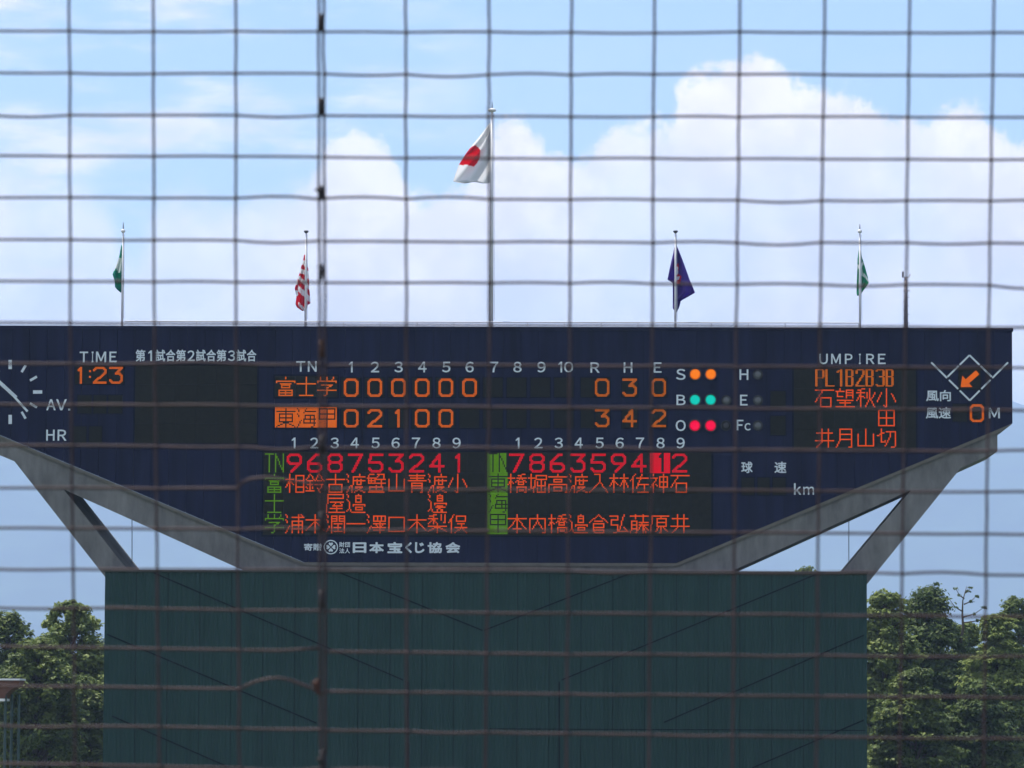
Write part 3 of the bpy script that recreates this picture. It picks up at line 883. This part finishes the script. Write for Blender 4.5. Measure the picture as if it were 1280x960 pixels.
# antenna mast
YM = YB + 2.5
mb_ = P(1132.5, 406, YM); mt = P(1132.5, 346, YM)
ms_ = empty('antenna_mast', (mb_.x, YM, Z_TOP - .02))
tag(ms_, 'grey mast with climbing pegs and small sensor arms at the right of the roof', 'mast')
MB().tube([(mb_.x, YM, Z_TOP - .02), (mb_.x, YM, mt.z)], [.062, .045], 10).build('post', M['mast'], ms_, True)
for k in range(9):
    z = Z_TOP + .12 + k * .125
    MB().tube([(mb_.x - (.05 if k % 2 else -.05), YM, z), (mb_.x + (.11 if k % 2 == 0 else -.09), YM, z)], .009, 5).build('climbing_peg', M['mast'], ms_)
MB().box(mb_.x - .115, mb_.x - .06, YM - .04, YM + .04, mt.z - .02, mt.z + .15).build('sensor_box', M['mast'], ms_)
MB().tube([(mb_.x, YM, mt.z - .04), (mb_.x + .07, YM, mt.z - .02), (mb_.x + .12, YM, mt.z + .05)], .012, 6).build('sensor_arm', M['mast'], ms_)
MB().lathe((mb_.x + .12, YM, mt.z + .04), [(.01, 0), (.022, .02), (.01, .04)], 8).build('sensor_head', M['mast'], ms_)
MB().box(mb_.x - .09, mb_.x + .12, YM - .03, YM + .03, mt.z - .42, mt.z - .40).build('bracket', M['mast'], ms_)

# ------------------------------------------------------------------ small shelter at the lower left
YS = 105.0
s0 = P(-60, 848, YS); s1 = P(25, 848, YS)
sh = empty('shelter', (s0.x, YS + 1, 0))
tag(sh, 'small shelter with white edged brown canopy on green posts, lower left corner', 'shelter')
k_ = YS / F
MB().box(s0.x, s1.x, YS, YS + 1.0, s0.z - 2.2 * k_, s0.z).build('roof_edge', M['white_metal'], sh)
xx = lambda px: P(px, 860, YS).x
zz = lambda py: P(0, py, YS).z
MB().prism([(s0.x + .02, zz(850.4)), (xx(24.5), zz(850.4)), (xx(22), zz(857)), (xx(8), zz(866)), (xx(5), zz(873)), (s0.x + .02, zz(873))][::-1], YS + .05, YS + .9).build('canopy', M['rusty_roof'], sh)
MB().box(s0.x + .02, xx(5.5), YS + .03, YS + .9, zz(876.5), zz(873.3)).build('gutter', M['white_metal'], sh)
for px, dy in ((5, 0), (13, .5), (22, .3), (-25, 0)):
    x = P(px, 900, YS + dy).x
    MB().tube([(x, YS + .2 + dy, 0), (x, YS + .2 + dy, zz(868))], .035, 8).build('post', M['green_post'], sh)

# ------------------------------------------------------------------ trees
def leafmat(name, c1, c2):
    m = bpy.data.materials.new(name); m.use_nodes = True
    t = m.node_tree; b = t.nodes['Principled BSDF']
    g = t.nodes.new('ShaderNodeNewGeometry')
    n1_ = t.nodes.new('ShaderNodeTexNoise'); n1_.inputs['Scale'].default_value = .9; n1_.inputs['Detail'].default_value = 5
    t.links.new(g.outputs['Position'], n1_.inputs[0])
    mx = t.nodes.new('ShaderNodeMix'); mx.data_type = 'RGBA'
    ad = t.nodes.new('ShaderNodeMath'); ad.operation = 'MULTIPLY_ADD'; ad.inputs[1].default_value = .45
    t.links.new(g.outputs['Random Per Island'], ad.inputs[0])
    mr = t.nodes.new('ShaderNodeMapRange'); mr.inputs[1].default_value = .35; mr.inputs[2].default_value = .65; mr.inputs[4].default_value = .55
    t.links.new(n1_.outputs[0], mr.inputs[0]); t.links.new(mr.outputs[0], ad.inputs[2])
    t.links.new(ad.outputs[0], mx.inputs[0])
    mx.inputs[6].default_value = (*c1, 1); mx.inputs[7].default_value = (*c2, 1)
    t.links.new(mx.outputs[2], b.inputs['Base Color'])
    b.inputs['Roughness'].default_value = .55
    b.inputs['Specular IOR Level'].default_value = .12
    tr = t.nodes.new('ShaderNodeBsdfTranslucent'); t.links.new(mx.outputs[2], tr.inputs[0])
    ms = t.nodes.new('ShaderNodeMixShader'); ms.inputs[0].default_value = .25
    t.links.new(b.outputs[0], ms.inputs[1]); t.links.new(tr.outputs[0], ms.inputs[2])
    t.links.new(ms.outputs[0], t.nodes['Material Output'].inputs[0])
    return m
LM = {'mid': leafmat('leaves_mid_green', (.042, .075, .018), (.19, .235, .06)),
      'light': leafmat('leaves_yellow_green', (.07, .115, .026), (.28, .33, .09)),
      'dark': leafmat('leaves_dark_green', (.030, .060, .018), (.14, .185, .052))}
def tree(px, ytop, Y, wpx, hpx, seed, kind, mk, label, name='broadleaf_tree', nleaf=16000, twig=False, group='trees behind the scoreboard'):
    rng = np.random.default_rng(seed); rnd = random.Random(seed)
    k = Y / F
    top = P(px, ytop, Y)
    hw = wpx / 2 * k; hh = hpx * k
    x0, z1 = top.x, top.z
    z0 = max(1.0, z1 - hh)
    H_ = z1 - z0
    o = empty(name, (x0, Y, 0))
    tag(o, label, 'tree', group)
    tb = MB()
    lean = rnd.uniform(-.3, .3)
    tr_pts = [(x0 + lean * t * .5, Y, z1 * t * .93) for t in (0, .15, .35, .55, .75, 1)]
    r0 = .05 + z1 * .016
    tb.tube(tr_pts, [r0 * 1.3, r0, r0 * .8, r0 * .6, r0 * .35, .03], 8)
    def env(t):          # half width of crown at height fraction t (0 bottom)
        if kind == 'layer': return hw * (1.05 - .90 * t ** 1.45) * (1 if t > .05 else .6)
        return hw * math.sqrt(max(0.02, 1 - (abs(t - .42) / .60) ** 2.2))
    clumps = []
    ncl = int(60 + wpx * hpx / 200)
    for q in range(ncl):
        t = rnd.random() ** .8
        e = env(t)
        a = rnd.uniform(0, 2 * math.pi)
        rr = e * math.sqrt(rnd.uniform(.15, 1)) * rnd.uniform(.8, 1.12)
        c = Vector((x0 + rr * math.cos(a), Y + rr * math.sin(a) * .9, z0 + H_ * t * .97))
        R_ = rnd.uniform(.45, .95) * (1.0 if hw > 2 else .7)
        if t > .82: R_ *= .62
        clumps.append((c, R_))
        if q % 2 == 0:
            s = Vector((x0, Y, max(.8, c.z - rnd.uniform(.3, .6) * rr - .4)))
            m_ = (s + c) / 2 + Vector((0, 0, .15 * rr))
            tb.tube([s, m_, c], [max(.03, r0 * .3), .035, .012], 5, cap=False)
    if twig:
        s0_ = Vector((x0 + hw * .48, Y - .6, z1 - 2.2)); e0 = P(1207, 733, Y - .6)
        st = [s0_.lerp(e0, t) + Vector((.06 * math.sin(t * 7), 0, 0)) for t in (0, .25, .5, .75, 1)]
        tb.tube(st, [.06, .05, .035, .022, .01], 6)
        for t, dx, dz in ((.45, .75, .35), (.55, -.5, .45), (.68, .45, .3), (.78, -.3, .35), (.35, 1.05, .25), (.88, .2, .2)):
            a_ = s0_.lerp(e0, t); b2 = a_ + Vector((dx * .55, 0, dz * .35)); c2 = a_ + Vector((dx, rnd.uniform(-.1, .1), dz))
            tb.tube([a_, b2, c2], [.028, .018, .008], 5)
            clumps.append((c2, .13)); clumps.append((b2, .10))
    for q in range(7):           # the tip of the crown
        clumps.append((Vector((x0 + rnd.uniform(-.35, .35), Y + rnd.uniform(-.3, .3), z1 - .12 - q * .16)), .2 + .04 * q))
    # leader shoots that break the outline
    for q in range(int(9 + hw * 4)):
        t = rnd.uniform(.45, .93); e = env(t) * .92; a = rnd.uniform(0, 2 * math.pi)
        c = Vector((x0 + e * math.cos(a) * 1.05, Y + e * math.sin(a), z0 + H_ * t))
        for s_ in range(3):
            clumps.append((c + Vector((rnd.uniform(-.2, .2), rnd.uniform(-.2, .2), rnd.uniform(-.1, .42))), rnd.uniform(.12, .28)))
    vols = np.array([c[1] ** 2 for c in clumps]); vols /= vols.sum()
    cnt = np.maximum(6, (vols * nleaf * 2.5).astype(int))
    cs = np.repeat(np.array([list(c[0]) for c in clumps]), cnt, axis=0)
    rs_ = np.repeat(np.array([c[1] for c in clumps]), cnt)
    n_ = len(cs)
    dv = rng.normal(size=(n_, 3)); dv /= np.linalg.norm(dv, axis=1, keepdims=True)
    rad = rng.random(n_) ** .45
    # lumpy: radius varies with direction
    rad *= .75 + .35 * np.sin(dv[:, 0] * 5 + cs[:, 0] * 3) * np.sin(dv[:, 2] * 6 + cs[:, 2] * 4)
    flatz = .42 if kind == 'layer' else .75
    pos = cs + dv * (rad * rs_)[:, None] * np.array([1.25 if kind == 'layer' else 1.0, 1.0, flatz])
    nrm = dv * .8 + np.array([0, 0, .7]) + rng.normal(size=(n_, 3)) * .45
    nrm /= np.linalg.norm(nrm, axis=1, keepdims=True)
    ta = np.cross(nrm, rng.normal(size=(n_, 3))); ta /= np.linalg.norm(ta, axis=1, keepdims=True)
    tb2 = np.cross(nrm, ta)
    sz = rng.uniform(.045, .098, n_)[:, None] * (1.0 if kind != 'layer' else 1.05)
    a1 = ta * sz; b1 = tb2 * sz * .55
    V_ = np.stack([pos - a1, pos - b1 + nrm * sz * .12, pos + a1, pos + b1 + nrm * sz * .12], axis=1).reshape(-1, 3)
    me = bpy.data.meshes.new('crown')
    me.vertices.add(n_ * 4); me.vertices.foreach_set('co', V_.ravel())
    me.loops.add(n_ * 4); me.loops.foreach_set('vertex_index', np.arange(n_ * 4))
    me.polygons.add(n_); me.polygons.foreach_set('loop_start', np.arange(0, n_ * 4, 4))
    me.update(calc_edges=True)
    link('crown', me, o, LM[mk])
    tb.build('trunk', M['bark'], o, True)
    return o
T = tree
# left group
T(10, 762, 150, 84, 240, 11, 'round', 'mid', 'mid green tree at the far left edge behind the shelter canopy', nleaf=20000)
T(88, 748, 146, 92, 230, 12, 'round', 'light', 'taller bright green tree touching the left side of the green wall', nleaf=24000)
T(48, 795, 139, 110, 220, 13, 'round', 'mid', 'lower leafy tree filling the gap between two taller left-hand trees', nleaf=22000)
T(112, 845, 142, 70, 130, 15, 'round', 'mid', 'short leafy tree low against the left side of the green wall', nleaf=12000)
T(20, 872, 144, 110, 130, 16, 'round', 'dark', 'low dark tree behind the green shelter posts', nleaf=14000)
# right group
T(1108, 738, 146, 78, 250, 21, 'round', 'light', 'yellow green tree touching the right side of the green wall', nleaf=22000)
T(1160, 726, 150, 160, 300, 22, 'layer', 'dark', 'tallest dark green layered tree with bare twigs at the right of its top', nleaf=30000, twig=True, name='layered_tree')
T(1207, 777, 154, 110, 230, 29, 'layer', 'mid', 'mid green tree filling the gap between the tallest tree and the paler tree', nleaf=24000, name='layered_tree')
T(1246, 764, 145, 130, 250, 23, 'layer', 'light', 'paler rounded tree at the right edge in front of the tallest one', nleaf=30000, name='layered_tree')
T(1272, 744, 162, 60, 200, 24, 'round', 'mid', 'tree top peeping up behind the paler tree at the right edge', nleaf=12000)
T(1140, 832, 134, 120, 180, 25, 'layer', 'mid', 'low spreading tree in front at the right corner of the green wall', nleaf=24000, name='layered_tree')
T(1225, 850, 136, 130, 170, 26, 'layer', 'dark', 'low dark tree at the lower right corner of the photo', nleaf=24000, name='layered_tree')
T(1004, 707, 170, 40, 120, 28, 'round', 'mid', 'tip of a distant tree showing just above the green wall coping', nleaf=5000)

# ------------------------------------------------------------------ backstop net close to the camera
YN = 5.0
net = empty('backstop_net', (0, YN, 5.0))
tag(net, 'rectangular wire mesh backstop net crossing the whole view in front of the scoreboard', 'net')
vx = [(86.5, 87.7, 94), (191.5, 193, 199), (294.5, 295.2, 299.5), (398.0, 399.6, 400.2), (404.4, 406, 406.5), (507, 508, 508.5), (611, 612, 606.5),
      (714.5, 712.3, 708), (818.5, 815, 811), (925, 920.5, 915.5), (1031, 1025.5, 1020), (1137, 1131.5, 1124.5), (1242.5, 1236, 1230)]
lo = [(86.5 - 105 * k, 87.7 - 105.2 * k, 94 - 105 * k) for k in (3, 2, 1)]
hi = [(1242.5 + 105.5 * k, 1236 + 105 * k, 1230 + 105 * k) for k in (1, 2, 3)]
allv = lo + vx + hi
hy = [(38.5, 40, 40), (91, 92.5, 93.5), (143.5, 145, 146), (195, 197.3, 198.5), (247, 248.5, 250.5), (299.5, 302, 303.2), (351.8, 353.5, 356), (403.5, 406, 408.5),
      (454.3, 456, 459.5), (506, 508, 512), (557, 560, 563.3), (610, 611.5, 614.6), (660.5, 663.5, 666.5), (711.5, 712.5, 717.8), (760, 765.6, 770), (809, 817, 820.8),
      (858, 867, 871.4), (907, 915.8, 922.8), (955.5, 966, 974)]
for k in (1, 2, 3, 4):
    hy.insert(0, (38.5 - 52.2 * k, 40 - 52.2 * k, 40 - 52.4 * k))
    hy.append((955.5 + 50 * k, 966 + 50.5 * k, 974 + 51 * k))
def ipx(v3, y):           # x of a vertical wire at height y (parabola-free piecewise)
    return float(np.interp(y, [-220, 0, 410, 960, 1200], [v3[0] - (v3[1] - v3[0]) * .5, v3[0], v3[1], v3[2], v3[2] + (v3[2] - v3[1]) * .44]))
def ipy(h3, x):
    return float(np.interp(x, [-260, 43, 640, 1220, 1600], [h3[0] - (h3[1] - h3[0]) * .5, h3[0], h3[1], h3[2], h3[2] + (h3[2] - h3[1]) * .6]))
jit = {}
def J(i, j, s=.32):
    if (i, j) not in jit: jit[(i, j)] = (random.gauss(0, s), random.gauss(0, s))
    return jit[(i, j)]
wr = .00148
seam = (6, 7)
for i, v3 in enumerate(allv):
    pts_ = []
    for j, h3 in enumerate(hy):
        x0 = ipx(v3, ipy(h3, v3[1])); y0 = ipy(h3, x0)
        jx = J(i, j)[0]
        if i in seam: jx *= 1.3
        pts_.append((x0 + jx, y0))
        if j < len(hy) - 1:
            y2 = (y0 + ipy(hy[j + 1], x0)) / 2
            pts_.append((ipx(v3, y2) + random.gauss(0, .25) + jx * .5, y2))
    MB().tube([P(x, y, YN) for x, y in pts_], wr * (1.08 if i not in seam else 1.12), 6).build('vertical_wire', M['wire'], net, True)
special = {4 + 4: {}, }
kinks = {4 + 11: [(295, 610), (303, 603), (314, 598.5), (328, 597), (342, 597.5), (360, 601), (385, 604), (399, 606)],
         4 + 10: [(295, 557.5), (318, 559.5), (340, 562), (360, 562), (380, 560.5), (399, 558.5)],
         4 + 16: [(298, 861.5), (306, 858), (318, 852.5), (334, 848.5), (348, 847.5), (362, 850), (376, 855), (391, 861), (400, 862)],
         4 + 4: [(295, 247.5), (335, 245.5), (365, 245.8), (399, 249)],
         4 + 15: [(299, 815), (350, 813.5), (372, 812), (399, 810)]}
for j, h3 in enumerate(hy):
    for side in (0, 1):
        pts_ = []
        rng_i = range(0, 7) if side == 0 else range(7, len(allv))
        dy = 0 if side == 0 else .6
        prev = None
        for i in rng_i:
            y0 = ipy(h3, allv[i][1]); x0 = ipx(allv[i], y0)
            y0 += J(i, j)[1] + dy
            if prev is not None and not (j in kinks and side == 0 and prev[0] > 290 and x0 < 410):
                sag = random.gauss(0, .45) if random.random() < .8 else random.gauss(0, 1.8)
                for t in (.25, .5, .75):
                    pts_.append((prev[0] + (x0 - prev[0]) * t, prev[1] + (y0 - prev[1]) * t + sag * math.sin(math.pi * t)))
            if j in kinks and side == 0 and i == 6:
                pts_ += kinks[j][1:]
            else:
                pts_.append((x0, y0))
            prev = (x0, y0)
        if side == 0 and j not in kinks: pts_.append((pts_[-1][0] + 2.5, pts_[-1][1]))
        if side == 1: pts_.insert(0, (pts_[0][0] - 2.5, pts_[0][1]))
        MB().tube([P(x, y, YN - .0027) for x, y in pts_], wr * 1.12, 8).build('horizontal_wire', M['wire'], net, True)
# lacing clips along the seam of the two net sheets
for (x, y0, y1, m, knob) in ((401, 18, 39, 'clip', 0), (401, 123, 144, 'clip', 0), (401, 233, 250, 'clip', 1), (400.5, 330, 350, 'clip', 0), (402.5, 425, 447, 'rust', 0),
                             (402.5, 545, 566, 'clip', 0), (402, 640, 662, 'clip', 0), (402, 738, 760, 'clip', 0), (396.5, 849, 867, 'rust', 1), (403, 938, 962, 'clip', 1),
                             (401, -85, -64, 'clip', 0), (404, 1045, 1066, 'clip', 0)):
    mb = MB()
    n_ = 9
    p_ = [P(x + 3.0 * math.sin(q * 2.1), y0 + (y1 - y0) * q / n_, YN - .004 - .002 * math.cos(q * 2.1)) for q in range(n_ + 1)]
    mb.tube(p_, .0016, 6)
    mb.tube([P(x - .5, y0, YN - .003), P(x + .8, (y0 + y1) / 2, YN - .003), P(x, y1, YN - .003)], [.0026, .0034, .0024], 8)
    if knob:
        mb.tube([P(x + 1, y1 - 8, YN - .004), P(x - 4, y1 - 13, YN - .006), P(x - 7.5, y1 - 13.5, YN - .006)], [.0026, .0024, .0012], 6)
        mb.tube([P(x - 1, y1 - 3, YN - .005), P(x + 4, y1 - 1, YN - .006), P(x + 6, y1 + 2, YN - .006)], [.0022, .002, .001], 6)
    mb.build('lacing_clip', M[m], net, True)

# ------------------------------------------------------------------ haze
hz = MB().box(-9000, 9000, -300, 9000, -1.0, 620).build('haze', None)
hz.data.materials.clear()
vm = bpy.data.materials.new('haze_air'); vm.use_nodes = True
t = vm.node_tree; t.nodes.clear()
pv = t.nodes.new('ShaderNodeVolumePrincipled')
pv.inputs['Color'].default_value = (.50, .675, 1.0, 1)
pv.inputs['Density'].default_value = 0.00020
pv.inputs['Anisotropy'].default_value = 0.0
ot = t.nodes.new('ShaderNodeOutputMaterial'); t.links.new(pv.outputs[0], ot.inputs['Volume'])
hz.data.materials.append(vm)
tag(hz, 'pale blue haze filling the air up to the far hills', kind='stuff')
